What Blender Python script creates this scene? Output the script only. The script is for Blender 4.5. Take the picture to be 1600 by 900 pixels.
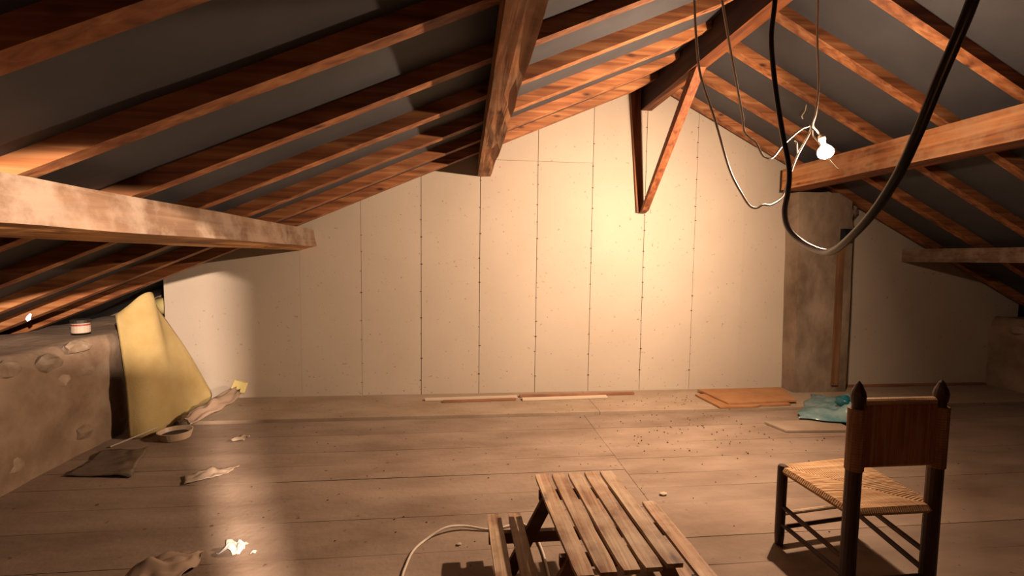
import bpy, bmesh, math, random
from mathutils import Vector, Matrix, noise
random.seed(7)
S = bpy.context.scene
C = S.collection
for o in list(bpy.data.objects): bpy.data.objects.remove(o)

# ------------------------------------------------------------------ camera
cam = bpy.data.objects.new('camera', bpy.data.cameras.new('camera'))
C.objects.link(cam)
RR = Vector((0.99456055, -0.10341068, 0.01247192))
UU = Vector((-0.00547772, 0.06764517, 0.9976944))
FF = Vector((0.10401593, 0.99233581, -0.06671077))
M = Matrix((RR, UU, -FF)).transposed().to_4x4()
M.translation = Vector((0, 0, 1.4))
cam.matrix_world = M
cam.data.sensor_width = 36
cam.data.lens = 707.0 / 1600 * 36
cam.data.clip_start = .02
S.camera = cam
# ------------------------------------------------------------------ world, light, exposure
w = bpy.data.worlds.new('world'); S.world = w; w.use_nodes = True
w.node_tree.nodes['Background'].inputs[0].default_value = (.10, .02, .008, 1)
w.node_tree.nodes['Background'].inputs[1].default_value = .02
S.view_settings.view_transform = 'Standard'
S.view_settings.look = 'None'
S.view_settings.exposure = 0.18
S.view_settings.gamma = 1
S.view_settings.use_curve_mapping = False
BULB_STRENGTH = 980
BULB_COL = (1, .675, .45)
BULB = Vector((2.03, 2.42, 2.035))
# extra disc light added at the bulb to brighten the left side
ad = bpy.data.lights.new('bulb_left_boost', 'AREA'); ad.shape = 'DISK'; ad.size = .05; ad.energy = 148; ad.color = BULB_COL
ao = bpy.data.objects.new('bulb_left_boost', ad); C.objects.link(ao)
AIM = Vector((-.60, .66, -.36)).normalized()
ao.location = BULB + AIM*.055
ao.rotation_euler = AIM.to_track_quat('-Z', 'Y').to_euler()
# work lamp behind the camera (throws light to the left side of the attic)
ld = bpy.data.lights.new('work_light', 'SPOT'); ld.energy = 3000; ld.color = (1, .74, .56)
ld.spot_size = math.radians(47); ld.spot_blend = .06; ld.shadow_soft_size = .03
lo = bpy.data.objects.new('work_light', ld); C.objects.link(lo)
lo.location = (.9, -1.12, 2.12)
lo.rotation_euler = Vector((-.62, .785, -.565)).to_track_quat('-Z', 'Y').to_euler()

# ------------------------------------------------------------------ materials
def lin(c): return tuple(((v/255)/12.92 if v/255 < .04045 else ((v/255+.055)/1.055)**2.4) for v in c) + (1,)
def newmat(name, rough=.8):
    m = bpy.data.materials.new(name); m.use_nodes = True
    n = m.node_tree.nodes; b = n['Principled BSDF']; b.inputs['Roughness'].default_value = rough
    return m, n, m.node_tree.links, b
ALB = .62   # scales all colours down so less bounced light fills the shade
def dim(c): return (c[0]*ALB, c[1]*ALB, c[2]*ALB, 1)
def ramp(n, stops):
    r = n.new('ShaderNodeValToRGB'); e = r.color_ramp.elements
    e[0].position, e[0].color = stops[0]; e[1].position, e[1].color = stops[-1]
    for p, c in stops[1:-1]:
        k = e.new(p); k.color = c
    return r
def mixc(n, l, fac, a, b, mode='MIX'):
    m = n.new('ShaderNodeMix'); m.data_type = 'RGBA'; m.blend_type = mode
    for sock, v in ((m.inputs[0], fac), (m.inputs[6], a), (m.inputs[7], b)):
        if hasattr(v, 'is_linked') or isinstance(v, bpy.types.NodeSocket): l.new(v, sock)
        else: sock.default_value = v
    return m.outputs[2]
def wood(name, axis, dark, mid, light, rough=.7, scale=1.0, knots=True, stain=.0, staincol=(.3, .25, .18, 1), bump=.25):
    dark, mid, light, staincol = dim(dark), dim(mid), dim(light), dim(staincol)
    m, n, l, b = newmat(name, rough)
    tc = n.new('ShaderNodeTexCoord'); mp = n.new('ShaderNodeMapping')
    s = [26*scale]*3; s['XYZ'.index(axis)] = 1.3*scale
    mp.inputs['Scale'].default_value = s
    oi = n.new('ShaderNodeObjectInfo')
    va = n.new('ShaderNodeVectorMath'); va.operation = 'ADD'
    sc = n.new('ShaderNodeMath'); sc.operation = 'MULTIPLY'; sc.inputs[1].default_value = 17
    l.new(oi.outputs['Random'], sc.inputs[0])
    l.new(tc.outputs['Object'], va.inputs[0]); l.new(sc.outputs[0], va.inputs[1])
    l.new(va.outputs[0], mp.inputs[0])
    nz = n.new('ShaderNodeTexNoise'); nz.inputs['Scale'].default_value = 1; nz.inputs['Detail'].default_value = 5; nz.inputs['Distortion'].default_value = .6
    l.new(mp.outputs[0], nz.inputs['Vector'])
    r = ramp(n, [(.3, dark), (.5, mid), (.72, light)]); l.new(nz.outputs['Fac'], r.inputs[0])
    col = r.outputs[0]
    n2 = n.new('ShaderNodeTexNoise'); n2.inputs['Scale'].default_value = 2.2; n2.inputs['Detail'].default_value = 3
    l.new(va.outputs[0], n2.inputs['Vector'])
    r2 = ramp(n, [(.35, (.55, .5, .45, 1)), (.65, (1.15, 1.1, 1.05, 1))]); l.new(n2.outputs['Fac'], r2.inputs[0])
    col = mixc(n, l, .8, col, r2.outputs[0], 'MULTIPLY')
    if knots:
        mp2 = n.new('ShaderNodeMapping'); s2 = [9]*3; s2['XYZ'.index(axis)] = 3.5
        mp2.inputs['Scale'].default_value = s2; l.new(va.outputs[0], mp2.inputs[0])
        vo = n.new('ShaderNodeTexVoronoi'); vo.inputs['Scale'].default_value = 1; l.new(mp2.outputs[0], vo.inputs['Vector'])
        r3 = ramp(n, [(.05, (1, 1, 1, 1)), (.17, (0, 0, 0, 1))]); l.new(vo.outputs['Distance'], r3.inputs[0])
        col = mixc(n, l, r3.outputs[0], col, (dark[0]*.35, dark[1]*.3, dark[2]*.3, 1))
    if stain:
        n3 = n.new('ShaderNodeTexNoise'); n3.inputs['Scale'].default_value = 5; n3.inputs['Detail'].default_value = 6; n3.inputs['Roughness'].default_value = .65
        l.new(va.outputs[0], n3.inputs['Vector'])
        r4 = ramp(n, [(.42, (0, 0, 0, 1)), (.6, (stain,)*3+(1,))]); l.new(n3.outputs['Fac'], r4.inputs[0])
        col = mixc(n, l, r4.outputs[0], col, staincol)
    l.new(col, b.inputs['Base Color'])
    bp = n.new('ShaderNodeBump'); bp.inputs['Strength'].default_value = bump; bp.inputs['Distance'].default_value = .01
    l.new(nz.outputs['Fac'], bp.inputs['Height']); l.new(bp.outputs[0], b.inputs['Normal'])
    return m
def rough_mat(name, c1, c2, scale=3, rough=.95, bump=.3, bscale=40, stretch=None, spots=None, spotscale=60, rnd=.0, detail=6):
    c1, c2 = dim(c1), dim(c2); spots = dim(spots) if spots else None
    m, n, l, b = newmat(name, rough)
    tc = n.new('ShaderNodeTexCoord'); src = tc.outputs['Object']
    if stretch:
        mp = n.new('ShaderNodeMapping'); mp.inputs['Scale'].default_value = stretch; l.new(src, mp.inputs[0]); src = mp.outputs[0]
    nz = n.new('ShaderNodeTexNoise'); nz.inputs['Scale'].default_value = scale; nz.inputs['Detail'].default_value = detail; nz.inputs['Roughness'].default_value = .6
    l.new(src, nz.inputs['Vector'])
    r = ramp(n, [(.32, c1), (.68, c2)]); l.new(nz.outputs['Fac'], r.inputs[0]); col = r.outputs[0]
    if rnd:
        oi = n.new('ShaderNodeObjectInfo')
        rr_ = ramp(n, [(0, (1-rnd,)*3+(1,)), (1, (1+rnd*.3, 1+rnd*.3, 1+rnd*.3, 1))]); l.new(oi.outputs['Random'], rr_.inputs[0])
        col = mixc(n, l, 1.0, col, rr_.outputs[0], 'MULTIPLY')
    if spots:
        vo = n.new('ShaderNodeTexNoise'); vo.inputs['Scale'].default_value = spotscale; vo.inputs['Detail'].default_value = 2
        l.new(tc.outputs['Object'], vo.inputs['Vector'])
        r3 = ramp(n, [(.69, (0, 0, 0, 1)), (.76, (1, 1, 1, 1))]); l.new(vo.outputs['Fac'], r3.inputs[0])
        col = mixc(n, l, r3.outputs[0], col, spots)
    l.new(col, b.inputs['Base Color'])
    nb = n.new('ShaderNodeTexNoise'); nb.inputs['Scale'].default_value = bscale; nb.inputs['Detail'].default_value = 5
    l.new(tc.outputs['Object'], nb.inputs['Vector'])
    bp = n.new('ShaderNodeBump'); bp.inputs['Strength'].default_value = bump; bp.inputs['Distance'].default_value = .01
    l.new(nb.outputs['Fac'], bp.inputs['Height']); l.new(bp.outputs[0], b.inputs['Normal'])
    return m
def plain(name, c, rough=.6, metal=0, trans=0, alpha=1):
    m, n, l, b = newmat(name, rough); b.inputs['Base Color'].default_value = dim(c)
    b.inputs['Metallic'].default_value = metal; b.inputs['Transmission Weight'].default_value = trans; b.inputs['Alpha'].default_value = alpha
    return m

RD, RM, RL = (.20, .06, .018, 1), (.44, .165, .055, 1), (.66, .33, .14, 1)
M_raft = wood('rafter_wood', 'X', RD, RM, RL)
M_purl = wood('purlin_wood', 'Y', (.22, .075, .02, 1), (.48, .18, .055, 1), (.64, .31, .12, 1), stain=.4, staincol=(.62, .40, .22, 1), bump=.5)
M_purl_pale = wood('weathered_purlin_wood', 'Y', (.17, .095, .05, 1), (.25, .15, .09, 1), (.33, .22, .14, 1), knots=False, stain=.8, staincol=(.38, .28, .20, 1), bump=.7)
M_purl_lit = wood('lit_bare_wood', 'Y', (.50, .22, .06, 1), (.80, .40, .13, 1), (1, .6, .25, 1))  # bare wood tone, brightened to paint lamplight on the left purlin's underside
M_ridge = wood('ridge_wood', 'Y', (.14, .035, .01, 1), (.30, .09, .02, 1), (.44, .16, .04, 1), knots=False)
M_ridge_shade = wood('shaded_ridge_wood', 'Y', (.03, .01, .006, 1), (.06, .018, .009, 1), (.10, .03, .012, 1), knots=False)  # ridge wood with the shade of its unlit sides put into the colour
M_brace = wood('brace_wood', 'Z', (.16, .04, .012, 1), (.32, .10, .03, 1), (.46, .18, .06, 1), knots=False)
M_table = wood('table_wood', 'Y', (.26, .13, .065, 1), (.50, .29, .17, 1), (.80, .58, .38, 1), scale=1.4, bump=.45, rough=.6, stain=.55, staincol=(.85, .66, .46, 1))
M_table_dark = wood('table_frame_wood', 'X', (.12, .045, .02, 1), (.22, .09, .04, 1), (.30, .14, .07, 1), knots=False)
M_dark = wood('dark_chair_wood', 'Z', (.035, .010, .005, 1), (.06, .018, .009, 1), (.10, .035, .018, 1), knots=False, rough=.5, bump=.1)
M_rail = wood('chair_rail_wood', 'X', (.04, .012, .006, 1), (.08, .028, .013, 1), (.14, .05, .025, 1), knots=False, rough=.5, bump=.1)
M_panel = rough_mat('painted_fibre_panel', (.66, .56, .45, 1), (.72, .62, .50, 1), 1.2, .75, .12, 90, spots=(.48, .34, .23, 1), spotscale=34, rnd=.05)
M_back = plain('panel_backing', (.10, .05, .03, 1), .95)
M_floor = rough_mat('dusty_floor_board', (.26, .175, .12, 1), (.45, .335, .25, 1), 2.2, .85, .35, 30, stretch=(.6, 1.6, 1), spots=(.15, .08, .04, 1), spotscale=22, rnd=.14, detail=8)
M_strip = rough_mat('dusty_raised_board', (.38, .27, .18, 1), (.52, .40, .29, 1), 3, .85, .3, 30, stretch=(.7, 1.4, 1), spots=(.2, .1, .05, 1), spotscale=26, rnd=.06, detail=8)
M_memb = rough_mat('roof_membrane', (.048, .049, .056, 1), (.084, .085, .095, 1), 1.5, .7, .35, 4)
M_conc = rough_mat('stained_concrete', (.16, .105, .065, 1), (.46, .35, .25, 1), 2.0, .9, .5, 25, stretch=(1.6, 1, .8), rnd=0)
M_rubble = rough_mat('rubble_plaster', (.20, .12, .07, 1), (.46, .34, .24, 1), 2.6, .95, .9, 14, detail=9)
M_stone = rough_mat('rubble_stone', (.28, .19, .12, 1), (.55, .43, .32, 1), 7, .95, .7, 22, rnd=.2)
M_hidden_dark = rough_mat('dark_hidden_wall', (.08, .05, .03, 1), (.16, .10, .06, 1), 5, .95, .8, 18)  # dark tone for unseen walls, so they bounce little light
M_foam = rough_mat('yellow_foam', (.50, .36, .13, 1), (.66, .52, .24, 1), 3, .85, .2, 60)
M_foamlight = plain('pale_yellow_foam', (.85, .72, .30, 1), .8)
M_straw = wood('rush_straw', 'X', (.46, .24, .10, 1), (.70, .45, .23, 1), (.90, .66, .40, 1), knots=False, scale=2.5)
M_straw_shade = wood('rush_straw_shaded', 'Z', (.30, .13, .05, 1), (.46, .23, .10, 1), (.62, .36, .18, 1), knots=False, scale=3)  # rush straw with the backrest's shade mixed into the colour
M_card = rough_mat('fibreboard', (.42, .19, .07, 1), (.54, .27, .11, 1), 6, .9, .15, 60)
M_white = plain('white_cable', (.80, .70, .58, 1), .45)
M_black = plain('black_cable', (.012, .014, .022, 1), .35)
M_batw = plain('pale_batten', (.80, .66, .50, 1), .7)
M_batr = wood('reddish_batten', 'X', (.28, .11, .05, 1), (.42, .19, .10, 1), (.52, .27, .15, 1), knots=False)
M_paper = plain('white_paper', (.86, .82, .74, 1), .7)
M_cloth = rough_mat('dusty_cloth', (.42, .31, .22, 1), (.56, .44, .33, 1), 6, .9, .4, 40)
M_tub = plain('cream_plastic', (.62, .46, .32, 1), .45)
M_tubdark = plain('near_black', (.02, .012, .008, 1), .6)
M_film = plain('grey_plastic_film', (.16, .12, .095, 1), .3)
M_clear = plain('milky_plastic_film', (.42, .30, .22, 1), .22)
M_blue = rough_mat('blue_plastic_bag', (.07, .27, .31, 1), (.34, .46, .46, 1), 7, .2, .6, 14)
M_blued = plain('dark_teal_plastic', (.01, .13, .17, 1), .3)
M_metal = plain('steel_rod', (.7, .62, .52, 1), .35, .6)
M_label = plain('pot_label', (.62, .48, .38, 1), .6)
M_red = plain('red_print', (.32, .05, .03, 1), .6)
M_debris = plain('wood_crumbs', (.10, .05, .025, 1), .9)
M_crumb = plain('plaster_crumb', (.66, .52, .38, 1), .9)
mb, n_, l_, b_ = newmat('bulb_glow'); b_.inputs['Emission Color'].default_value = BULB_COL+(1,); b_.inputs['Emission Strength'].default_value = BULB_STRENGTH
M_bulb = mb
md, n_, l_, b_ = newmat('daylight_glow'); b_.inputs['Emission Color'].default_value = (.35, .62, .8, 1); b_.inputs['Emission Strength'].default_value = .55
M_day = md

# ------------------------------------------------------------------ builders
def obj(name, bm, mat, parent=None, smooth=False, bevel=0):
    me = bpy.data.meshes.new(name)
    bmesh.ops.recalc_face_normals(bm, faces=bm.faces)
    if smooth:
        for f in bm.faces: f.smooth = True
    bm.to_mesh(me); bm.free(); me.materials.append(mat)
    o = bpy.data.objects.new(name, me); C.objects.link(o)
    if parent:
        o.parent = parent
        if parent.type == 'EMPTY' : o.matrix_parent_inverse = parent.matrix_world.inverted()
    if bevel:
        b = o.modifiers.new('b', 'BEVEL'); b.width = bevel; b.segments = 2
    return o
def empty(name, loc, label, cat, group=None):
    o = bpy.data.objects.new(name, None); C.objects.link(o); o.location = loc; o.empty_display_size = .1
    o.matrix_world = Matrix.Translation(Vector(loc))
    o['label'] = label; o['category'] = cat
    if group: o['group'] = group
    return o
def tag(o, label, cat, group=None):
    o['label'] = label; o['category'] = cat
    if group: o['group'] = group
    return o
def struct(o): o['kind'] = 'structure'; return o
def add_hull(bm, A, B):
    """two matching loops of 3D points joined into a solid"""
    va = [bm.verts.new(p) for p in A]; vb = [bm.verts.new(p) for p in B]
    bm.faces.new(va); bm.faces.new(vb[::-1]); k = len(A)
    for i in range(k): bm.faces.new((va[i], vb[i], vb[(i+1) % k], va[(i+1) % k]))
def box(bm, x0, x1, y0, y1, z0, z1):
    add_hull(bm, [(x0, y0, z0), (x1, y0, z0), (x1, y1, z0), (x0, y1, z0)], [(x0, y0, z1), (x1, y0, z1), (x1, y1, z1), (x0, y1, z1)])
def beam(bm, p0, p1, w, h, segs=1, jit=0, up=(0, 0, 1), seed=0, taper=1):
    """rectangular bar from p0 to p1, w across, h along up; jit = hewn unevenness"""
    p0, p1 = Vector(p0), Vector(p1); d = (p1-p0).normalized(); up = Vector(up)
    s = d.cross(up).normalized(); u = s.cross(d).normalized(); rings = []
    for i in range(segs+1):
        t = i/segs; c = p0.lerp(p1, t); k = 1+(taper-1)*t; r = []
        for a, b in ((-1, -1), (1, -1), (1, 1), (-1, 1)):
            q = c+s*a*w/2*k+u*b*h/2*k
            if jit:
                nv = noise.noise_vector(Vector((t*segs*.45+seed*7.3, a*3+seed, b*5)))
                q = q+s*nv.x*jit+u*nv.y*jit
            r.append(bm.verts.new(q))
        rings.append(r)
    for A, B in zip(rings, rings[1:]):
        for i in range(4): bm.faces.new((A[i], A[(i+1) % 4], B[(i+1) % 4], B[i]))
    bm.faces.new(rings[0][::-1]); bm.faces.new(rings[-1])
def spline(pts, sub=8):
    pts = [Vector(p) for p in pts]; P = [pts[0]*2-pts[1]]+pts+[pts[-1]*2-pts[-2]]; out = []
    for i in range(1, len(P)-2):
        a, b, c, d = P[i-1:i+3]
        for k in range(sub):
            t = k/sub
            out.append(.5*((2*b)+(c-a)*t+(2*a-5*b+4*c-d)*t*t+(3*b-3*c+d-a)*t*t*t))
    out.append(pts[-1]); return out
def tube(bm, pts, r, seg=8, radii=None, cap=True):
    pts = [Vector(p) for p in pts]; rings = []; prev = None
    for i, p in enumerate(pts):
        d = (pts[min(i+1, len(pts)-1)]-pts[max(i-1, 0)]).normalized()
        if prev is None:
            a = Vector((0, 0, 1)) if abs(d.z) < .9 else Vector((1, 0, 0)); u = d.cross(a).normalized()
        else: u = (prev-d*prev.dot(d)).normalized()
        prev = u; v = d.cross(u); rad = radii[i] if radii else r
        rings.append([bm.verts.new(p+(u*math.cos(2*math.pi*k/seg)+v*math.sin(2*math.pi*k/seg))*rad) for k in range(seg)])
    for A, B in zip(rings, rings[1:]):
        for i in range(seg): bm.faces.new((A[i], A[(i+1) % seg], B[(i+1) % seg], B[i]))
    if cap: bm.faces.new(rings[0][::-1]); bm.faces.new(rings[-1])
def lathe(bm, base, axis, prof, seg=16):
    base = Vector(base); axis = Vector(axis).normalized()
    tube(bm, [base+axis*h for h, r in prof], 0, seg, [max(r, .0004) for h, r in prof])
def sheet(bm, rows, thick=.002):
    """grid of points (rows of Vectors) turned into a closed thin solid"""
    R_, K = len(rows), len(rows[0]); rows = [[Vector(p) for p in r] for r in rows]
    def nrm(i, j):
        a = rows[min(i+1, R_-1)][j]-rows[max(i-1, 0)][j]; b = rows[i][min(j+1, K-1)]-rows[i][max(j-1, 0)]
        n = a.cross(b); return n.normalized() if n.length > 1e-9 else Vector((0, 0, 1))
    T = [[bm.verts.new(rows[i][j]) for j in range(K)] for i in range(R_)]
    Bm = [[bm.verts.new(rows[i][j]-nrm(i, j)*thick) for j in range(K)] for i in range(R_)]
    for i in range(R_-1):
        for j in range(K-1):
            bm.faces.new((T[i][j], T[i][j+1], T[i+1][j+1], T[i+1][j])); bm.faces.new((Bm[i][j], Bm[i+1][j], Bm[i+1][j+1], Bm[i][j+1]))
    for j in range(K-1):
        bm.faces.new((T[0][j], Bm[0][j], Bm[0][j+1], T[0][j+1])); bm.faces.new((T[-1][j], T[-1][j+1], Bm[-1][j+1], Bm[-1][j]))
    for i in range(R_-1):
        bm.faces.new((T[i][0], T[i+1][0], Bm[i+1][0], Bm[i][0])); bm.faces.new((T[i][-1], Bm[i][-1], Bm[i+1][-1], T[i+1][-1]))
def crumple(quad, n, m, amp, freq, z0=.004, seed=0, thick=.0015, lift=None):
    """crumpled sheet lying inside a floor quad (4 xy corners)"""
    a, b, c, d = [Vector((p[0], p[1], 0)) for p in quad]; rows = []
    for i in range(n+1):
        r = []
        for j in range(m+1):
            u, v = j/m, i/n
            p = a.lerp(b, u).lerp(d.lerp(c, u), v)
            e = 1-.0*u
            nv = noise.noise_vector(Vector((p.x*freq+seed, p.y*freq, seed*3.1)))
            nv2 = noise.noise_vector(Vector((p.x*freq*2.7+seed, p.y*freq*2.7, seed*1.1)))
            q = p+Vector((nv.x, nv.y, 0))*amp*.6
            q.z = z0+thick+abs(nv.z+nv2.z*.5)*amp*e+(lift(u, v) if lift else 0)
            r.append(q)
        rows.append(r)
    bm = bmesh.new(); sheet(bm, rows, thick); return bm

D = 4.52
def ZL(x): return 2.2857+.43*x        # underside of left rafters
def ZR(x): return 4.015-.5*x          # underside of right rafters
MG = .105                             # rafter depth measured upright

# ------------------------------------------------------------------ setting: floor
floor = bmesh.new(); box(floor, -4.6, 7.2, -3.2, 5.4, -.12, -.03)
floor = struct(obj('floor', floor, M_card))
def plank(x0, x1, y0, y1, z1, mat, th=.03):
    bm = bmesh.new(); g = .0016
    n = max(2, int((x1-x0)/.5)); lo_, hi_ = [], []
    sd = random.random()*50
    T0, T1, B0, B1 = [], [], [], []
    for i in range(n+1):
        x = x0+g+(x1-x0-2*g)*i/n
        e0 = abs(noise.noise(Vector((x*1.3, sd, 0))))*.002; e1 = abs(noise.noise(Vector((x*1.3, sd+9, 0))))*.002
        dz = noise.noise(Vector((x*.7, sd+3, 0)))*.003
        T0.append(bm.verts.new((x, y0+g+e0, z1+dz-.0005))); T1.append(bm.verts.new((x, y1-g-e1, z1+dz)))
        B0.append(bm.verts.new((x, y0+g+e0, z1-th))); B1.append(bm.verts.new((x, y1-g-e1, z1-th)))
    for i in range(n):
        bm.faces.new((T0[i], T0[i+1], T1[i+1], T1[i])); bm.faces.new((B0[i], B1[i], B1[i+1], B0[i+1]))
        bm.faces.new((T0[i], B0[i], B0[i+1], T0[i+1])); bm.faces.new((T1[i], T1[i+1], B1[i+1], B1[i]))
    bm.faces.new((T0[0], T1[0], B1[0], B0[0])); bm.faces.new((T0[-1], B0[-1], B1[-1], T1[-1]))
    return obj('plank', bm, mat, floor)
YL = [-3.2, -2.9, -2.6, -2.3, -2.0, -1.7, -1.4, -1.1, -.8, -.5, -.2, .1, .4, .7, 1.0, 1.28, 1.56, 1.83, 2.085, 2.39, 2.60, 2.84, 3.05, 3.26, 3.57, 3.88]
YR = [-3.2, -2.9, -2.6, -2.3, -2.0, -1.7, -1.4, -1.1, -.8, -.5, -.2, .1, .4, .7, 1.0, 1.30, 1.59, 1.887, 2.092, 2.41, 2.59, 2.77, 2.995, 3.26, 3.57, 3.88]
for ys, side in ((YL, 0), (YR, 1)):
    for i in range(len(ys)-1):
        y0, y1 = ys[i], ys[i+1]
        xs = 1.07
        if y1 < 3.0: xs = 1.07
        if side == 0:
            cut = random.choice([None, -1.0, -.5]) if y1 < 2.9 else None
            segs = [(-2.75, xs)]
        else: segs = [(xs, 6.1)]
        for a, b in segs: plank(a, b, y0, y1, -.0+random.uniform(-.0015, .0015), M_floor)
for a, b in ((-2.75, 1.22), (1.22, 6.1)):
    plank(a, b, 3.892, 4.52, .024, M_strip, .05)

# ------------------------------------------------------------------ setting: back wall with panels
def poly_prism_xz(bm, pts, y0, y1): add_hull(bm, [(x, y0, z) for x, z in pts], [(x, y1, z) for x, z in pts])
def roofz(x, e=MG-.003): return min(ZL(x), ZR(x))+e
bm = bmesh.new()
poly_prism_xz(bm, [(-2.79, -.03), (6.3, -.03), (6.3, roofz(6.3)), (1.86, roofz(1.86)), (-2.79, roofz(-2.79))], D+.022, D+.12)
wall_back = struct(obj('wall_back', bm, M_back))
seams = [-2.79, -2.15, -1.57, -1.0, -.427, .148, .72, 1.28, 1.833, 2.38, 2.92, 3.45, 4.05, 4.7, 5.5, 6.3]
vis = {-1.0: .0035, -.427: .006, .148: .0055, .72: .005, 1.28: .005, 1.833: .0055, 2.38: .003}
def panel(x0, x1, z0, z1, g0, g1, gz0=0, gz1=0):
    bm = bmesh.new()
    a, b = x0+g0, x1-g1
    if z1 is None:
        pts = [(a, z0+gz0), (b, z0+gz0), (b, roofz(b))]
        if a < 1.86 < b: pts.append((1.86, roofz(1.86)))
        pts.append((a, roofz(a)))
    else: pts = [(a, z0+gz0), (b, z0+gz0), (b, z1-gz1), (a, z1-gz1)]
    dy = random.uniform(0, .0015)
    poly_prism_xz(bm, pts, D+dy, D+.024)
    return obj('panel', bm, M_panel, wall_back)
for a, b in zip(seams, seams[1:]):
    g0, g1 = vis.get(a, .0006)/2, vis.get(b, .0006)/2
    zs = 2.36
    if a in (.148, .72): 
        panel(a, b, .0, zs, g0, g1, 0, .0015); panel(a, b, zs, None, g0, g1, .0015)
    else: panel(a, b, 0, None, g0, g1)
bm = bmesh.new()
for x in vis:
    z = .15+random.uniform(0, .1)
    while z < roofz(x)-.15:
        s = random.uniform(.004, .007); xx = x+random.uniform(-.006, .006)
        box(bm, xx-s*1.5, xx+s*1.5, D-.0015, D+.004, z, z+s*1.3); z += random.uniform(.13, .3)
for k in range(120):
    x = random.uniform(-2, 3.3); z = random.choice([random.uniform(.06, 2.3), random.uniform(.04, .25)]); s = random.uniform(.002, .005)
    box(bm, x-s, x+s, D-.001, D+.003, z, z+s)
o = obj('nail_marks', bm, M_debris, wall_back); o['kind'] = 'stuff'
# recess left of the back wall, side walls, rear wall
bm = bmesh.new(); poly_prism_xz(bm, [(-4.5, -.03), (-2.7, -.03), (-2.7, 1.3), (-4.5, .6)], 5.3, 5.38); struct(obj('wall_recess', bm, M_rubble))
bm = bmesh.new(); box(bm, -2.79, -2.7, D+.125, 5.3, -.03, ZL(-2.7)+.1); struct(obj('wall_recess_side', bm, M_panel))
bm = bmesh.new(); poly_prism_xz(bm, [(-4.5, -.03), (6.3, -.03), (6.3, roofz(6.3)), (1.86, roofz(1.86)), (-4.5, roofz(-4.5))], -3.2, -3.1); struct(obj('wall_rear', bm, M_hidden_dark))
# unseen panel added behind the camera; its edge cuts the second lamp's light
bm = bmesh.new(); poly_prism_xz(bm, [(.52, 0), (2.3, 0), (2.3, ZR(2.3)-.01), (1.9, 2.85), (1.7, 2.85), (.52, ZL(.52)-.01)], -.43, -.39); struct(obj('light_cut_panel', bm, M_hidden_dark))

# rubble knee walls
def rubble_wall(name, xface, sgn, y0, y1, ztop, depth, label_n):
    bm = bmesh.new(); rows = []
    ny = int((y1-y0)/.06); prof = []
    nz = 14
    for k in range(nz+1): prof.append((0, -.03+(ztop+.03)*k/nz))
    for k in range(1, 9): prof.append((depth*k/8, ztop))
    for i in range(ny+1):
        y = y0+(y1-y0)*i/ny; r = []
        for q, (dx, z) in enumerate(prof):
            p = Vector((xface-sgn*dx, y, z))
            e = .05 if q > 0 else .0
            if sgn > 0: p.x -= .21*min(1, max(0, (y-3.75)/.45))
            nv = noise.noise_vector(Vector((y*2.3, z*3+dx*2, sgn*5)))*1.0+noise.noise_vector(Vector((y*6, z*7+dx*6, 4)))*.5
            p.x += nv.x*e*(1 if dx == 0 else .3)
            if q > 2: p.z += nv.z*e*.55*(1 if dx == 0 else .8)
            if dx == 0 and z > ztop-.12: p.x -= sgn*((z-ztop+.12)/.12)**2*.05
            if dx > depth*.2: p.z = min(p.z, (ZL(p.x) if sgn > 0 else ZR(p.x))-.0)
            r.append(bm.verts.new(p))
        rows.append(r)
    for A, B in zip(rows, rows[1:]):
        for i in range(len(A)-1): bm.faces.new((A[i], A[i+1], B[i+1], B[i]))
    return struct(obj(name, bm, M_rubble, smooth=True))
kl = rubble_wall('wall_left', -2.64, 1, -3.1, 5.3, .77, 1.75, 0)
kr = rubble_wall('wall_right', 5.95, -1, -3.1, D, .80, 1.2, 0)
def stone(parent, c, s, seed):
    bm = bmesh.new(); bmesh.ops.create_icosphere(bm, subdivisions=2, radius=1)
    for v in bm.verts:
        n = noise.noise(v.co*1.3+Vector((seed*3.7, 0, 0)))
        v.co = Vector((v.co.x*s[0], v.co.y*s[1], v.co.z*s[2]))*(1+n*.45)+Vector(c)
    return obj('stone', bm, M_stone, parent)
k = 0
for y in [x*.19 for x in range(8, 24)]:
    for z in (.16, .36, .55, .72):
        if random.random() < .55 and y < 3.5:
            k += 1
            stone(kl, (-2.665+random.uniform(-.02, .0), y+random.uniform(-.06, .06), z+random.uniform(-.04, .04)), (.05, random.uniform(.06, .11), random.uniform(.05, .08)), k)
for y in [x*.25 for x in range(4, 18)]:
    for z in (.3, .68):
        if random.random() < .5:
            k += 1
            stone(kr, (5.97, y, z), (.05, random.uniform(.07, .12), random.uniform(.05, .09)), k)

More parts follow.
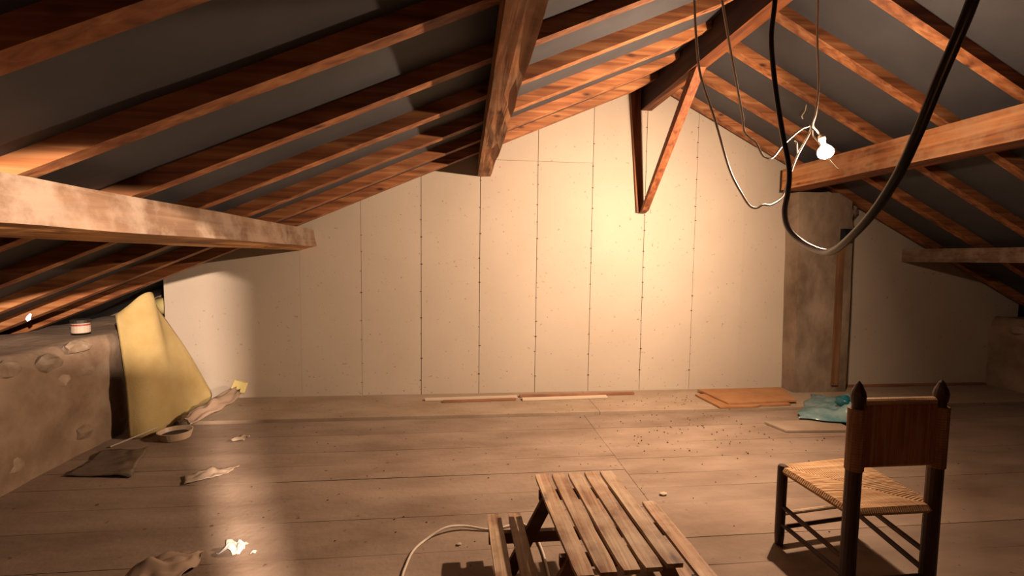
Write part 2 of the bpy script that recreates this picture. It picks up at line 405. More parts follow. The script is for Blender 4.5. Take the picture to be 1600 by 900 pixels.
# ------------------------------------------------------------------ setting: roof
def slope_mesh(xa, xb, zf, name, seed):
    bm = bmesh.new(); nx, ny = 60, 90; top = []
    y0, y1 = -3.2, 5.4
    rows = []
    for i in range(nx+1):
        x = xa+(xb-xa)*i/nx; r = []
        for j in range(ny+1):
            y = y0+(y1-y0)*j/ny
            n = noise.noise(Vector((x*1.6+seed, y*4, 0)))*.010+noise.noise(Vector((x*5+seed, y*7, 4)))*.004
            r.append(Vector((x, y, zf(x)+MG+.004+max(n, -.002))))
        rows.append(r)
    sheet(bm, rows, .03)
    return obj(name, bm, M_memb, smooth=False)
ceil = struct(slope_mesh(-4.6, 1.862, ZL, 'ceiling', 1))
c2 = slope_mesh(1.862, 7.2, ZR, 'roof_lining', 5); c2.parent = ceil
for o in (ceil, c2):
    for p in o.data.polygons: p.use_smooth = True
def rafter(side, yfar, wd=.07, seed=0, mat=None):
    bm = bmesh.new(); hz = MG
    f = ZL if side < 0 else ZR
    x0, x1 = (1.752, -4.15) if side < 0 else (1.885, 6.6)
    n = 26; rings = []
    for i in range(n+1):
        t = i/n; x = x0+(x1-x0)*t; z = f(x)
        nv = lambda a: noise.noise(Vector((x*1.1, seed*9.1+a, 0)))*.004
        cz = .028 if (side < 0 and i == 0) else 0
        rings.append([bm.verts.new(q) for q in ((x, yfar-wd+nv(0), z+nv(1)+cz), (x, yfar+nv(2), z+nv(3)+cz), (x, yfar+nv(2), z+hz), (x, yfar-wd+nv(0), z+hz))])
    for A, B in zip(rings, rings[1:]):
        for i in range(4): bm.faces.new((A[i], A[(i+1) % 4], B[(i+1) % 4], B[i]))
    bm.faces.new(rings[0][::-1]); bm.faces.new(rings[-1])
    return obj('rafter', bm, mat or M_raft, ceil)
for i, y in enumerate([-.78, -.28, .22, .72, 1.22, 1.745, 2.265, 2.76, 3.27, 3.755, 4.18]): rafter(-1, y, .07, i)
for i, y in enumerate([-.58, -.07, .43, .94, 1.46, 1.96, 2.445, 2.925, 3.425, 3.925, 4.38]): rafter(1, y, .07, i+20)

RY = [-.78, -.28, .22, .72, 1.22, 1.745, 2.265, 2.76, 3.27, 3.755, 4.18, 4.58]
for a, b in zip(RY, RY[1:]):
    bm = bmesh.new(); b_ = min(b-.07, D-.01)
    add_hull(bm, [(.135, a+.001, ZL(.135)+.0), (.24, a+.001, ZL(.135)+.0), (.24, a+.001, ZL(.24)+MG+.002), (.135, a+.001, ZL(.135)+MG+.002)],
             [(.135, b_-.001, ZL(.135)+.0), (.24, b_-.001, ZL(.135)+.0), (.24, b_-.001, ZL(.24)+MG+.002), (.135, b_-.001, ZL(.135)+MG+.002)])
    obj('light_stop', bm, M_ridge_shade, ceil)  # added boards that stop light leaking over the purlin
# ------------------------------------------------------------------ main timbers
def timber(name, sec, y0, y1, mat, label, cat, jit, segs=40, seed=0, ragged=None, mat2=None):
    """bar along Y with a section given as (x,z) corners"""
    bm = bmesh.new(); rings = []
    # subdivide the section for hewn surfaces
    pts = []
    for a, b in zip(sec, sec[1:]+sec[:1]):
        for q in range(4): pts.append((a[0]+(b[0]-a[0])*q/4, a[1]+(b[1]-a[1])*q/4))
    for i in range(segs+1):
        y = y0+(y1-y0)*i/segs; r = []
        for k, (x, z) in enumerate(pts):
            nv = noise.noise_vector(Vector((y*2.2+seed, k*.9, seed)))*jit+noise.noise_vector(Vector((y*8+seed, k*1.7, 3)))*jit*.45
            if ragged and k in ragged: nv = nv*4.5
            r.append(bm.verts.new((x+nv.x, y, z+nv.z)))
        rings.append(r)
    K = len(pts)
    for A, B in zip(rings, rings[1:]):
        for i in range(K): bm.faces.new((A[i], A[(i+1) % K], B[(i+1) % K], B[i]))
    bm.faces.new(rings[0][::-1]); bm.faces.new(rings[-1])
    o = tag(obj(name, bm, mat), label, cat)
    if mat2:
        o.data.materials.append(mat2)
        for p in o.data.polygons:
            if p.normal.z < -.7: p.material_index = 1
    return o
timber('ridge_beam', [(1.758, 2.9), (1.872, 2.9), (1.872, 3.12), (1.758, 3.12)], -3.05, D-.001, M_ridge_shade, 'dark reddish ridge beam running along the peak of the roof', 'beam', .002, seed=2, mat2=M_ridge)
timber('purlin', [(.122, 2.192), (.252, 2.192), (.252, ZL(.122)-.003), (.122, ZL(.122)-.006)], -3.05, D-.001, M_purl, 'square-cut orange purlin with ragged right edge, in the middle above the white wall', 'beam', .0035, seed=8, ragged=(3, 4, 5))
timber('purlin', [(-1.565, 1.445), (-1.41, 1.487), (-1.435, ZL(-1.56)-.0+.03), (-1.575, ZL(-1.56)-.012)], -3.05, D-.001, M_purl_pale, 'pale rough-hewn purlin low on the left side of the attic', 'beam', .006, seed=15, mat2=M_purl_lit)
timber('purlin', [(3.16, 2.11), (3.38, 2.11), (3.38, ZR(3.38)-.008), (3.165, ZR(3.38)-.008)], -3.05, 4.30, M_purl, 'thick purlin on the right resting on the concrete pillar behind the light bulb', 'beam', .005, seed=21, mat2=M_ridge)
timber('purlin', [(4.78, 1.41), (4.98, 1.41), (4.98, ZR(4.98)-.006), (4.78, ZR(4.98)+.02)], -3.05, D-.001, M_purl_pale, 'dim grey lower purlin at the far right in the shadow', 'beam', .004, seed=30)

# V shaped brace at the gable
br = empty('roof_brace', (1.79, D-.02, 1.87), 'V-shaped wooden brace hanging from the ridge beam against the white wall', 'brace')
bm = bmesh.new(); add_hull(bm, [(1.635, D-.032, 3.06), (1.735, D-.032, 3.1), (1.80, D-.032, 1.875), (1.738, D-.032, 1.875)], [(1.635, D-.003, 3.06), (1.735, D-.003, 3.1), (1.80, D-.003, 1.875), (1.738, D-.003, 1.875)])
obj('upright', bm, M_brace, br)
bm = bmesh.new()
add_hull(bm, [(1.765, 4.41, 1.89), (1.83, 4.41, 1.89), (1.83, 4.485, 1.87), (1.765, 4.485, 1.87)], [(1.775, 3.44, 2.895), (1.852, 3.44, 2.895), (1.852, 3.56, 2.895), (1.775, 3.56, 2.895)])
obj('diagonal', bm, M_brace, br)

# ------------------------------------------------------------------ concrete pillar
bm = bmesh.new(); nz = 40; rings = []
for i in range(nz+1):
    z = .022+(2.104-.022)*i/nz; r = []
    x0 = 3.44-(.06*z/2.1); x1 = 4.03-(.03*z/2.1)
    pts = [(x0+(x1-x0)*k/8, 4.33) for k in range(9)]+[(x1, 4.42), (x1, D-.002), (x0, D-.002), (x0, 4.42)]
    for k, (x, y) in enumerate(pts):
        nv = noise.noise_vector(Vector((x*4, z*3, k*.3)))*.006
        rag = 0
        if z > 1.75 and k >= 6: rag = -.05*abs(noise.noise(Vector((k*2.1, z*9, 0))))*1.6
        r.append((x+nv.x+rag, y+(nv.y if y < 4.5 else 0), z))
    rings.append([bm.verts.new(p) for p in r])
K = 13
for A, B in zip(rings, rings[1:]):
    for i in range(K): bm.faces.new((A[i], A[(i+1) % K], B[(i+1) % K], B[i]))
bm.faces.new(rings[0][::-1]); bm.faces.new(rings[-1])
pil = empty('concrete_pillar', (3.73, 4.4, .022), 'grey-brown stained concrete pillar under the right purlin', 'pillar')
obj('shaft', bm, M_conc, pil)
bm = bmesh.new(); box(bm, 3.86, 3.975, 4.300, 4.332, 1.60, 1.74); box(bm, 3.875, 3.96, 4.29, 4.30, 1.615, 1.725)
obj('dark_hole', bm, M_black, pil, bevel=.004)  # black block standing in for the dark hole in the pillar
bm = bmesh.new(); beam(bm, (3.885, 4.318, .10), (3.865, 4.318, 1.60), .075, .016, 12, .004, up=(0, 1, 0)); obj('rusty_strip', bm, wood('rusty_wood', 'Z', (.18, .08, .03, 1), (.28, .14, .06, 1), (.36, .2, .1, 1), knots=False), pil)
bm = bmesh.new(); beam(bm, (4.045, 4.40, .03), (4.02, 4.40, 1.95), .014, .02, 12, .002, up=(0, 1, 0)); obj('dark_edge_line', bm, M_tubdark, pil)  # thin dark line down the right edge of the pillar
# broken masonry at the pillar head
for i in range(9):
    bm = bmesh.new(); bmesh.ops.create_icosphere(bm, subdivisions=2, radius=1)
    c = Vector((random.uniform(3.9, 4.12), random.uniform(4.40, 4.47), random.uniform(1.86, 1.92)+.05*(i % 3)))
    for v in bm.verts: v.co = Vector((v.co.x*.06, v.co.y*.04, v.co.z*.045))*(1+.5*noise.noise(v.co*1.5+Vector((i*4, 0, 0))))+c
    obj('rubble_lump', bm, M_conc, pil)
bm = bmesh.new(); box(bm, 4.06, 5.9, 4.47, D-.002, .022, .045); struct(obj('baseboard_right', bm, M_batr))

# ------------------------------------------------------------------ bulb and cables
lamp = empty('light_bulb', BULB, 'bare glowing light bulb hanging from white wires', 'light bulb')
bm = bmesh.new(); ax = Vector((.35, 0, -1)).normalized(); top = BULB-ax*.03
lathe(bm, top, ax, [(0, .013), (.01, .019), (.022, .032), (.040, .040), (.058, .039), (.072, .029), (.081, .013), (.083, .001)], 18); obj('glass_bulb', bm, M_bulb, lamp, smooth=True)
bm = bmesh.new(); lathe(bm, top-ax*.001, -ax, [(0, .0135), (.02, .0135), (.021, .018), (.05, .017), (.058, .006)], 16); obj('lamp_holder', bm, M_white, lamp, smooth=True)
cab = lambda pts, r, name, label, mat=M_white, sub=6: tag(obj(name, (lambda b: (tube(b, spline(pts, sub), r, 8), b)[1])(bmesh.new()), mat, smooth=True), label, 'cable')
A = [(1.00, 2.0, 2.66), (1.009, 2.0, 2.554), (1.025, 2.0, 2.39), (1.064, 2.02, 2.232), (1.16, 2.05, 2.046), (1.27, 2.1, 1.838), (1.355, 2.12, 1.721), (1.41, 2.14, 1.672), (1.452, 2.15, 1.664), (1.50, 2.17, 1.684), (1.565, 2.2, 1.688), (1.66, 2.25, 1.736), (1.722, 2.3, 1.823), (1.808, 2.35, 1.972), (1.90, 2.39, 2.10), (1.94, 2.418, 2.155)]
cab(A, .0055, 'light_cable', 'leftmost thin white cable, hanging in the lowest loop towards the bulb')
B = [(1.165, 2.1, 2.734), (1.195, 2.1, 2.621), (1.247, 2.12, 2.459), (1.313, 2.15, 2.28), (1.386, 2.2, 2.131), (1.413, 2.22, 2.058), (1.455, 2.235, 2.03), (1.495, 2.25, 2.014), (1.54, 2.265, 1.965), (1.572, 2.28, 1.948), (1.63, 2.3, 1.951), (1.721, 2.34, 2.035), (1.857, 2.4, 2.132), (1.935, 2.43, 2.165)]
cab(B, .0055, 'light_cable', 'second thin white cable from the left, kinked in a short shallow loop to the bulb')
Cc = [(1.905, 2.4, 2.967), (1.921, 2.4, 2.834), (1.93, 2.4, 2.63), (1.953, 2.4, 2.391), (1.947, 2.4, 2.234), (1.949, 2.42, 2.170), (1.975, 2.42, 2.14), (2.005, 2.42, 2.105)]
cab(Cc, .0055, 'light_cable', 'thin white cable hanging straight down from the ridge to the bulb')
cab([(1.94, 2.41, 2.14), (1.935, 2.395, 2.10), (1.96, 2.38, 2.06), (2.0, 2.37, 1.99), (2.045, 2.36, 1.93), (2.07, 2.36, 1.915)], .003, 'wire_tail', 'short loose white wire end beside the bulb')
cab([(1.80, 2.36, 2.06), (1.815, 2.365, 2.045), (1.825, 2.37, 2.00), (1.83, 2.37, 1.985)], .0035, 'wire_tail', 'tiny white wire stub left of the bulb')
cab([(2.80, 3.56, 2.70), (2.79, 3.56, 2.64), (2.765, 3.56, 2.60), (2.775, 3.56, 2.575)], .004, 'string_end', 'small frayed string hanging from the right roof slope above the bulb')
K_ = [(1.15, 1.6, 2.72), (1.104, 1.6, 2.477), (1.113, 1.6, 2.344), (1.106, 1.6, 2.209), (1.115, 1.58, 2.043), (1.106, 1.52, 1.867), (1.104, 1.47, 1.72), (1.067, 1.42, 1.63), (1.014, 1.36, 1.559), (.97, 1.28, 1.497), (.941, 1.18, 1.451), (.899, 1.06, 1.425), (.863, .98, 1.428), (.817, .88, 1.46), (.786, .8, 1.504), (.766, .74, 1.559), (.755, .7, 1.62), (.751, .67, 1.687), (.756, .65, 1.747), (.766, .64, 1.8), (.787, .64, 1.876), (.82, .64, 2.1), (.86, .65, 2.5)]
cab(K_, .0085, 'power_cable', 'thick black power cable hanging in a large loop in front of the pillar', M_black)
F_ = [(-.264, 1.72, .0075), (-.264, 1.915, .0075), (-.257, 1.989, .0075), (-.237, 2.09, .0075), (-.185, 2.173, .0075), (-.093, 2.228, .03), (.003, 2.253, .02), (.134, 2.231, .0075), (.218, 2.251, .0075), (.305, 2.270, .0075), (.354, 2.189, .0075), (.372, 2.07, .0075), (.376, 1.955, .0075), (.37, 1.72, .0075)]
cab(F_, .0062, 'floor_cable', 'white cable curving over the floor and under the left bench of the slatted table')

# ------------------------------------------------------------------ slatted picnic table
tb = empty('picnic_table', (.55, 1.72, 0), 'small slatted wooden picnic table with a bench along each side', 'table')
H = .38
def slat(name, xa, xb, dxa, yfar, ynear, z, mat=M_table, th=.016, seed=0):
    """board from far end (xa..xb) to near end shifted by dxa"""
    bm = bmesh.new(); n = 14; L, R_ = [], []
    rings = []
    for i in range(n+1):
        t = i/n; y = yfar+(ynear-yfar)*t
        jl = noise.noise(Vector((t*4, seed*5.1, 0)))*.0025; jr = noise.noise(Vector((t*4, seed*5.1+9, 0)))*.0025
        a, b = xa+dxa*t+jl, xb+dxa*t+jr
        if i in (0, n): a += .004; b -= .004
        rings.append([bm.verts.new(p) for p in ((a, y, z-th), (b, y, z-th), (b, y, z), (a, y, z))])
    for A_, B_ in zip(rings, rings[1:]):
        for i in range(4): bm.faces.new((A_[i], A_[(i+1) % 4], B_[(i+1) % 4], B_[i]))
    bm.faces.new(rings[0][::-1]); bm.faces.new(rings[-1])
    return obj(name, bm, mat, tb)
xs = [.333, .412, .492, .571, .650]
for i, x in enumerate(xs):
    slat('slat', x, x+.063, .03, 2.053+.002*i, [1.362, 1.370, 1.374, 1.380, 1.392][i], H, seed=i)
for i, (a, b) in enumerate([(.109, .173), (.207, .268)]): slat('bench_board', a, b, .02, 2.045, 1.38, .2, seed=10+i)
for i, (a, b) in enumerate([(.79, .853), (.880, .950)]): slat('bench_board', a, b, .02, 2.095, 1.38, .2, seed=14+i)
for y in (1.93, 1.49):
    bm = bmesh.new(); beam(bm, (.335, y, H-.016-.021), (.735, y, H-.016-.021), .022, .04); obj('top_batten', bm, M_table_dark, tb)
    bm = bmesh.new(); beam(bm, (.112, y, .2-.016-.026), (.955, y, .2-.016-.026), .024, .05); obj('bench_support', bm, M_table_dark, tb)
    for sx, xa, xb in ((-1, .385, .20), (1, .69, .875)):
        bm = bmesh.new(); beam(bm, (xa, y-.024, H-.018), (xb, y-.024, .0), .022, .055, up=(1, 0, 0)); obj('leg', bm, M_table_dark, tb)
bm = bmesh.new(); beam(bm, (.545, 1.93, H-.05), (.545, 1.49, H-.05), .03, .04); obj('centre_rail', bm, M_table_dark, tb)

# ------------------------------------------------------------------ rush-seated chair
ch = empty('rush_chair', (1.76, 1.82, 0), 'low dark wooden chair with woven rush seat and rush-wrapped backrest', 'chair')
FL, FR, BL, BR = Vector((1.557, 2.005, 0)), Vector((1.975, 2.055, 0)), Vector((1.575, 1.63, 0)), Vector((1.945, 1.63, 0))
SH = .39
def post(p, h, r, name, finial):
    bm = bmesh.new()
    if finial:
        prof = [(0, r*.85), (.05, r), (h-.115, r*1.0), (h-.108, r*.72), (h-.095, r*.72), (h-.088, r*.86), (h-.058, r*.95), (h-.04, r*.80), (h-.028, r*.6), (h-.012, r*.38), (h, r*.06)]
    else: prof = [(0, r*.8), (.05, r*.95), (h-.01, r), (h, r*.8)]
    lathe(bm, p, (0, 0, 1), prof, 14); return obj(name, bm, M_dark, ch, smooth=False)
post(FL, SH+.012, .023, 'leg', False); post(FR, SH+.012, .023, 'leg', False)
post(BL, .925, .029, 'back_post', True); post(BR, .925, .029, 'back_post', True)
def rail(a, b, z, r=.011, z2=None, mat=None):
    bm = bmesh.new(); a, b = Vector(a), Vector(b); d = (b-a).normalized()
    a = a+d*.012; b = b-d*.012
    tube(bm, [(a.x, a.y, z), (b.x, b.y, z if z2 is None else z2)], r, 10); return obj('stretcher', bm, mat or M_rail, ch)
rail(FL, FR, .155, .011, None, M_table); rail(FL, FR, .085); rail(FL, BL, .20, .011, .17); rail(FL, BL, .11, .011, .10)
rail(FR, BR, .21, .012, .18); rail(FR, BR, .14, .012, .10); rail(BL, BR, .085)
# seat: strands perpendicular to each rail meeting on the diagonals
bm = bmesh.new(); ctr = (FL+FR+BL+BR)/4; ctr.z = SH-.006
cs = [FL+Vector((.0, .0, 0)), FR+Vector((0, 0, 0)), BR, BL]
n = 38
def outw(p): return (Vector((p.x, p.y, 0))-Vector((ctr.x, ctr.y, 0))).normalized()
for k in range(4):
    A_, B_ = cs[k].copy(), cs[(k+1) % 4].copy()
    mid = (A_+B_)/2; inn = Vector((ctr.x, ctr.y, 0))-Vector((mid.x, mid.y, 0)); inn -= inn.project(B_-A_)
    L_ = inn.length; inn.normalize()
    for i in range(n):
        t = (i+.5)/n; p = A_.lerp(B_, t)
        # diagonal position reached from this rail
        s = 1-abs(2*t-1)
        c3 = Vector((ctr.x, ctr.y, 0)); q = (A_ if t < .5 else B_).lerp(c3, s)
        zt = SH+.006+noise.noise(Vector((i*.8, k*3, 0)))*.002
        pth = [p-inn*.006+Vector((0, 0, SH-.022)), p-inn*.015+Vector((0, 0, SH-.008)), p-inn*.006+Vector((0, 0, zt)), p.lerp(q, .4)+Vector((0, 0, zt-.001)), q+Vector((0, 0, SH-.004))]
        if t*(B_-A_).length < .02 or (1-t)*(B_-A_).length < .02: continue
        tube(bm, pth, (B_-A_).length/n*.58, 6)
for f_ in ([cs[3], cs[2], cs[1], cs[0]],):
    add_hull(bm, [c+Vector((0, 0, SH-.022)) for c in f_], [c+Vector((0, 0, SH-.002)) for c in f_])
obj('rush_seat', bm, M_straw, ch, smooth=False)
# backrest: vertical strands over two bars, wraps round the posts
bm = bmesh.new(); z0, z1 = .572, .835
a, b = BL+Vector((.027, 0, 0)), BR-Vector((.027, 0, 0)); n = 40
for i in range(n):
    t = (i+.5)/n; p = a.lerp(b, t); r = .0046; o_ = noise.noise(Vector((i*.9, 2, 0)))*.0015
    hw = .013
    pts = [(p.x, p.y-hw+o_, z0+.012), (p.x, p.y-hw-.001+o_, (z0+z1)/2), (p.x, p.y-hw+o_, z1-.012), (p.x, p.y-hw*.6, z1-.002), (p.x, p.y, z1+.003), (p.x, p.y+hw*.6, z1-.002), (p.x, p.y+hw, z1-.012), (p.x, p.y+hw, z0+.012), (p.x, p.y+hw*.6, z0+.002), (p.x, p.y, z0-.002), (p.x, p.y-hw*.6, z0+.002), (p.x, p.y-hw+o_, z0+.012)]
    tube(bm, pts, r, 6)
box(bm, a.x-.002, b.x+.002, a.y-.010, a.y+.010, z0+.006, z1-.005)
obj('rush_backrest', bm, M_straw_shade, ch)
bm = bmesh.new(); N = 60
tube(bm, [a.lerp(b, i/N)+Vector((0, .002, z1+.002)) for i in range(N+1)], 0, 12, [.0165+(.0014 if i % 2 else 0) for i in range(N+1)])
obj('top_roll', bm, M_straw, ch)  # added roll in lighter straw, painting the backrest's lit top edge
for P in (BL, BR):
    bm = bmesh.new(); N = 46; prof = []
    for i in range(N+1):
        prof.append((z0-.012+(z1-z0-.01)*i/N, .0325+(.0012 if i % 2 else 0)))
    lathe(bm, P, (0, 0, 1), prof, 16); obj('rush_wrap', bm, M_straw_shade, ch)

# ------------------------------------------------------------------ boards, battens near the wall
def slab(name, pts, z0, z1, mat, label, cat, group=None, rag=.0, seed=0):
    P = []
    for (x0, y0), (x1, y1) in zip(pts, pts[1:]+pts[:1]):
        for q in range(6):
            t = q/6; nv = noise.noise_vector(Vector((x0+(x1-x0)*t*3, y0+(y1-y0)*t*3, seed)))*rag
            P.append((x0+(x1-x0)*t+nv.x, y0+(y1-y0)*t+nv.y))
    bm = bmesh.new(); add_hull(bm, [(x, y, z0) for x, y in P], [(x, y, z1) for x, y in P])
    return tag(obj(name, bm, mat), label, cat, group)
ZS = .0265
slab('fibreboard_sheet', [(2.33, 4.30), (3.10, 4.32), (3.10, 3.93), (2.80, 3.93), (2.72, 3.90), (2.36, 3.90)], ZS, ZS+.016, M_card, 'lower orange-brown board of the two stacked in the corner by the pillar', 'board', rag=.012, seed=1)
slab('fibreboard_sheet', [(2.42, 4.40), (3.36, 4.42), (3.20, 3.98), (2.48, 3.95)], ZS+.017, ZS+.033, M_card, 'upper orange-brown board of the two stacked in the corner by the pillar', 'board', rag=.012, seed=2)
slab('thin_board', [(2.57, 3.56), (3.22, 3.60), (3.20, 3.33), (2.62, 3.36)], .004, .019, M_strip, 'thin dusty board lying flat on the floor partly under the blue bag', 'board', rag=.004, seed=3)
def batten(p0, p1, w_, h_, mat, label, nm='batten'):
    bm = bmesh.new(); beam(bm, p0, p1, w_, h_, 12, .001); return tag(obj(nm, bm, mat), label, 'batten')
batten((-.37, 4.31, ZS+.011), (.52, 4.34, ZS+.011), .03, .02, M_batw, 'pale batten lying at the foot of the wall, left one of the row')
batten((-.20, 4.25, ZS+.008), (.50, 4.275, ZS+.008), .03, .015, M_batr, 'reddish batten lying in front of the left pale batten at the wall')
batten((.545, 4.36, ZS+.011), (1.72, 4.38, ZS+.011), .035, .021, M_batr, 'long reddish batten against the foot of the wall, right one of the row')
batten((.56, 4.265, ZS+.009), (1.41, 4.295, ZS+.009), .05, .017, M_batw, 'pale batten lying in front of the long reddish batten at the wall')

# ------------------------------------------------------------------ blue bag
bm = bmesh.new(); c_ = [(2.90, 3.62), (3.20, 3.36), (3.46, 3.44), (3.80, 3.95), (3.68, 4.26), (3.42, 4.28)]
n, m = 34, 34; rows = []
q4 = [Vector((2.90, 3.60, 0)), Vector((3.36, 3.38, 0)), Vector((3.86, 4.00, 0)), Vector((3.56, 4.24, 0))]
for i in range(n+1):
    r = []
    for j in range(m+1):
        u, v = j/m, i/n; p = q4[0].lerp(q4[1], u).lerp(q4[3].lerp(q4[2], u), v)
        e = min(u, 1-u, v*1.2, (1-v)*1.2); e = min(1, e*5)
        nv = noise.noise_vector(p*7); nv2 = noise.noise_vector(p*19)
        zb = .02 if p.y > 3.87 else .0
        lump = .11*math.exp(-(((u-.78)/.2)**2+((v-.42)/.3)**2))
        k_ = .25+.75*min(1, max(0, (u*1.0-.15)*2.5))
        z = .035+(.03+abs(nv.z)*.05*k_+abs(nv2.z)*.02*k_+lump)*e
        r.append(p+Vector((nv.x*.03, nv.y*.03, z)))
    rows.append(r)
sheet(bm, rows, .003)
bag = empty('plastic_bag', (3.35, 3.75, .03), 'crumpled blue-green plastic bag beside the pillar foot', 'bag')
obj('bag_film', bm, M_blue, bag, smooth=True)
bm = bmesh.new(); rows2 = [[Vector((p.x, p.y, max(.018 if p.y < 3.86 else .03, 0))) if True else p for p in r] for r in rows]
rows2 = [[Vector((p.x, p.y, .034)) for p in r] for r in rows]; sheet(bm, rows2, .004); obj('bag_bottom', bm, M_blued, bag)
bm = bmesh.new(); bmesh.ops.create_icosphere(bm, subdivisions=3, radius=1)
for v in bm.verts: v.co = Vector((v.co.x*.06, v.co.y*.06, v.co.z*.05))*(1+.4*noise.noise(v.co*2))+Vector((3.36, 3.62, .165))
obj('bag_knot', bm, M_blued, bag, smooth=True)

# ------------------------------------------------------------------ left side clutter
# curved yellow foam sheet leaning between knee wall and back wall
base = spline([(-2.50, 3.60, .024), (-2.42, 3.63, .024), (-2.37, 3.72, .024), (-2.36, 3.84, .024), (-2.36, 4.0, .024), (-2.37, 4.18, .024), (-2.375, 4.32, .024), (-2.38, 4.42, .024)], 6)
topl = spline([(-2.60, 3.66, .93), (-2.54, 3.70, 1.0), (-2.495, 3.77, 1.075), (-2.48, 3.86, 1.085), (-2.53, 3.98, .97), (-2.52, 4.12, .79), (-2.46, 4.28, .50), (-2.38, 4.44, .12)], 6)
for b_i in base: b_i.z = .004 if b_i.y < 3.86 else .026
rows = []
for i in range(25):
    t = i/24; rows.append([b.lerp(tp, t)+Vector((.03*math.sin(math.pi*t), -.02*math.sin(math.pi*t), 0)) for b, tp in zip(base, topl)])
bm = bmesh.new(); sheet(bm, rows, .012)
tag(obj('foam_sheet', bm, M_foam, smooth=True), 'tall curved yellow foam sheet leaning in the left corner', 'foam sheet')
# yellow rolls seen in the gap
for i, (y, z, r) in enumerate([(4.80, .90, .085), (5.02, .86, .05)]):
    bm = bmesh.new(); tube(bm, [(-3.02, y, z-.02), (-2.83, y, z-.02)], r, 20)
    tag(obj('foam_roll', bm, M_foamlight if i == 0 else M_foam, smooth=True), ['larger pale yellow roll lying in the gap behind the foam sheet', 'smaller yellow roll lying behind the larger one in the gap'][i], 'roll')
# cream tub lid with dark inside
rg = empty('plastic_tub', (-2.17, 3.56, .004), 'shallow cream plastic tub with dark inside at the foot of the foam', 'tub')
bm = bmesh.new(); cx, cy = -2.18, 3.60; N = 28; R0, R1 = .105, .120
for (ra, za, rb, zb) in ((R0, .004, R1, .06), ): pass
def ringpts(r, z): return [bm.verts.new((cx+r*math.cos(2*math.pi*k/N), cy+r*math.sin(2*math.pi*k/N)*.9, z)) for k in range(N)]
L1, L2, L3, L4 = ringpts(.10, .005), ringpts(.118, .062), ringpts(.110, .062), ringpts(.096, .018)
for A_, B_ in ((L1, L2), (L2, L3), (L3, L4)):
    for k in range(N): bm.faces.new((A_[k], A_[(k+1) % N], B_[(k+1) % N], B_[k]))
bm.faces.new(L1[::-1]); bm.faces.new(L4)
obj('tub_body', bm, M_tub, rg)
bm = bmesh.new(); lathe(bm, (cx, cy, .020), (0, 0, 1), [(0, .088), (.012, .092)], 24); obj('dark_inside', bm, M_tubdark, rg)  # dark disc filling the inside of the tub
# crumpled plastic with foam scrap
bm = bmesh.new(); rows = []
P0, P1 = Vector((-2.20, 3.74, .045)), Vector((-2.10, 4.33, .11))
for i in range(19):
    t = i/18; c = P0.lerp(P1, t); wd = .045+.05*math.sin(t*2.6); r = []
    for j in range(13):
        s = j/12*2-1; nv = noise.noise_vector(Vector((t*5, s*3, 7)))
        r.append(c+Vector((s*wd+nv.x*.03, nv.y*.02, (.05*(1-s*s))+nv.z*.05+.01)))
    rows.append(r)
sheet(bm, rows, .002); tag(obj('crumpled_film', bm, M_clear, smooth=True), 'crumpled whitish plastic film behind the cream tub', 'plastic film')
bm = bmesh.new(); add_hull(bm, [(-2.16, 4.33, .11), (-2.05, 4.35, .12), (-2.04, 4.40, .20), (-2.13, 4.40, .23)], [(-2.15, 4.37, .10), (-2.04, 4.39, .11), (-2.03, 4.44, .19), (-2.12, 4.44, .22)])
tag(obj('foam_scrap', bm, M_foamlight), 'small bright yellow foam scrap on top of the crumpled film', 'foam scrap')
bm = bmesh.new(); tube(bm, [(-2.52, 3.44, .012), (-2.33, 3.64, .07)], .0065, 8); tag(obj('thin_rod', bm, M_metal), 'thin pale rod lying on the floor left of the cream tub', 'rod')
bm = crumple([(-2.48, 3.02), (-2.05, 2.95), (-2.25, 3.42), (-2.50, 3.36)], 16, 16, .03, 6, seed=3)
tag(obj('plastic_sheet', bm, M_film, smooth=True), 'grey plastic sheet lying on the dark floor below the tub', 'plastic sheet')
bm = crumple([(-1.68, 2.84), (-1.50, 2.96), (-1.46, 3.08), (-1.76, 2.96)], 10, 18, .03, 9, seed=5)
tag(obj('cloth_strip', bm, M_cloth, smooth=True), 'crumpled pale cloth strip on the lit part of the left floor', 'cloth')
bm = crumple([(-1.72, 3.50), (-1.64, 3.50), (-1.63, 3.57), (-1.70, 3.59)], 6, 6, .03, 20, seed=6)
tag(obj('paper_scrap', bm, M_cloth, smooth=True), 'tiny pale scrap on the floor beyond the cloth strip', 'scrap')
bm = crumple([(-1.14, 2.14), (-1.03, 2.13), (-1.02, 2.20), (-1.12, 2.21)], 12, 12, .055, 17, seed=8)
tag(obj('crumpled_tissue', bm, M_paper), 'bright white crumpled tissue on the floor near the front left', 'tissue')
bm = crumple([(-.99, 2.14), (-.965, 2.14), (-.965, 2.155), (-.99, 2.155)], 4, 4, .01, 60, seed=9)
tag(obj('paper_scrap', bm, M_paper), 'tiny white scrap right of the crumpled tissue', 'scrap')
bm = crumple([(-1.42, 1.86), (-1.16, 1.86), (-1.20, 2.17), (-1.40, 2.15)], 22, 22, .07, 7, seed=12, lift=lambda u, v: .05*math.sin(math.pi*u)*math.sin(math.pi*v))
tag(obj('plastic_sheet', bm, M_clear, smooth=True), 'milky plastic sheet bunched up at the bottom left of the floor', 'plastic sheet')
bm = crumple([(.001, 2.235), (.001+.02, 2.235), (.02, 2.25), (0.0, 2.25)], 3, 3, .01, 60, seed=13, z0=.03) if False else None
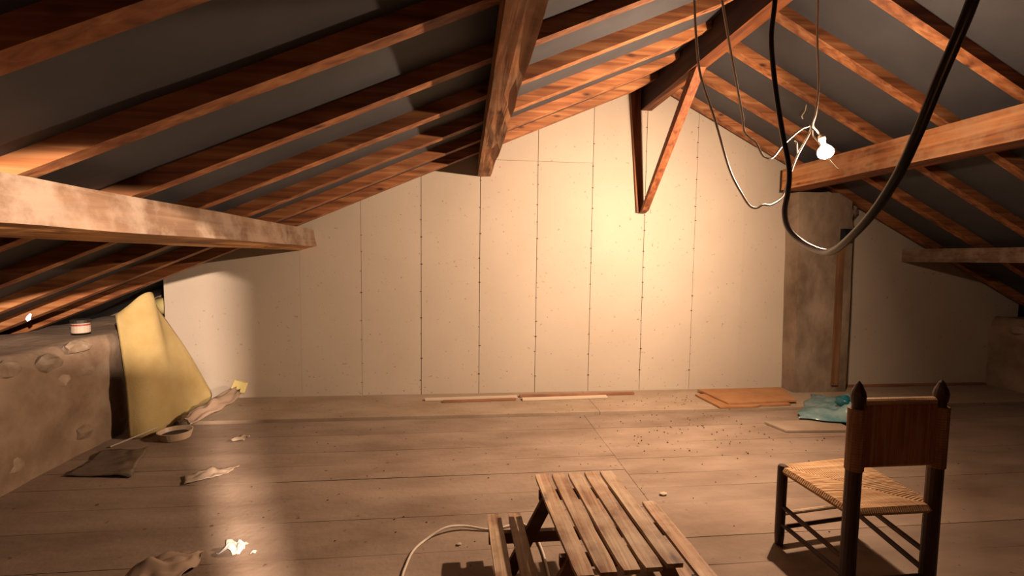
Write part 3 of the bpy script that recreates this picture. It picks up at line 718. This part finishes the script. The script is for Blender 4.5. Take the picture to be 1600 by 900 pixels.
# pot on the ledge
pot = empty('paint_pot', (-2.86, 3.68, .80), 'small round pot with a dark lid on the left wall ledge', 'pot')
bm = bmesh.new(); lathe(bm, (-2.86, 3.68, .80), (0, 0, 1), [(0, .052), (.004, .056), (.07, .056), (.074, .052)], 20); obj('pot_body', bm, M_label, pot, smooth=False)
bm = bmesh.new(); lathe(bm, (-2.86, 3.68, .855), (0, 0, 1), [(0, .0568), (.012, .0568)], 20); obj('label_band', bm, M_red, pot)
bm = bmesh.new(); lathe(bm, (-2.86, 3.68, .875), (0, 0, 1), [(0, .060), (.022, .060), (.026, .055)], 20); obj('lid', bm, M_tubdark, pot)
# small glowing lump standing in for daylight through a gap at the eaves
bm = bmesh.new(); bmesh.ops.create_icosphere(bm, subdivisions=1, radius=1)
for v in bm.verts: v.co = Vector((v.co.x*.012, v.co.y*.020+v.co.z*.012, v.co.z*.030*(1+.5*v.co.y)))+Vector((-3.14, 3.60, .925))
o = obj('eave_glow', bm, M_day); struct(o)
# debris
bm = bmesh.new()
for k in range(230):
    x = random.gauss(2.0, .55); y = random.choice([random.uniform(3.0, 4.4), random.uniform(3.3, 4.35)])
    if x < .9 or x > 2.95: continue
    if x > 2.25 and y > 3.85: continue
    if (x > 2.5 and y > 3.25) or (y > 4.2 and x < 1.78): continue
    z = .0235 if y > 3.9 else .001
    if 3.84 < y < 3.92: continue
    s = random.uniform(.002, .007)
    add_hull(bm, [(x-s, y-s*.6, z), (x+s*.8, y-s*.3, z), (x+s, y+s*.7, z), (x-s*.6, y+s, z)], [(x-s*.5, y-s*.3, z+s*.8), (x+s*.5, y-s*.2, z+s), (x+s*.5, y+s*.3, z+s*.7), (x-s*.3, y+s*.5, z+s)])
for k in range(160):
    x = random.uniform(-1.5, 3.5); y = random.uniform(1.9, 3.8); s = random.uniform(.002, .006); z = .001
    add_hull(bm, [(x-s, y-s*.6, z), (x+s*.8, y-s*.3, z), (x+s, y+s*.7, z), (x-s*.6, y+s, z)], [(x-s*.5, y-s*.3, z+s*.6), (x+s*.5, y-s*.2, z+s*.6), (x+s*.5, y+s*.3, z+s*.6), (x-s*.3, y+s*.5, z+s*.6)])
o = obj('wood_crumbs', bm, M_debris); tag(o, 'dark wood crumbs and grit scattered on the floor', 'debris'); o['kind'] = 'stuff'
for (x, y, s, lb) in [(1.185, 2.50, .018, 'small pale plaster crumb on the floor right of the picnic table'), (-.02, 2.13, .010, 'small pale chip on the floor inside the white cable curve'), (2.28, 2.62, .008, 'tiny pale chip on the floor beside the chair front')]:
    bm = bmesh.new(); bmesh.ops.create_icosphere(bm, subdivisions=1, radius=1)
    for v in bm.verts: v.co = Vector((v.co.x*s*1.5, v.co.y*s, (v.co.z+1)*s*.4))*(1+.2*noise.noise(v.co*2))+Vector((x, y, .002))
    tag(obj('plaster_crumb', bm, M_crumb), lb, 'crumb')
# unseen box added behind the camera to cast shadow over the left floor
bm = bmesh.new(); box(bm, -.95, .365, -.35, -.25, .0, 1.84)
tag(obj('shadow_box', bm, M_card), 'tall upright box added out of view behind the camera to shade the left floor', 'light blocker')
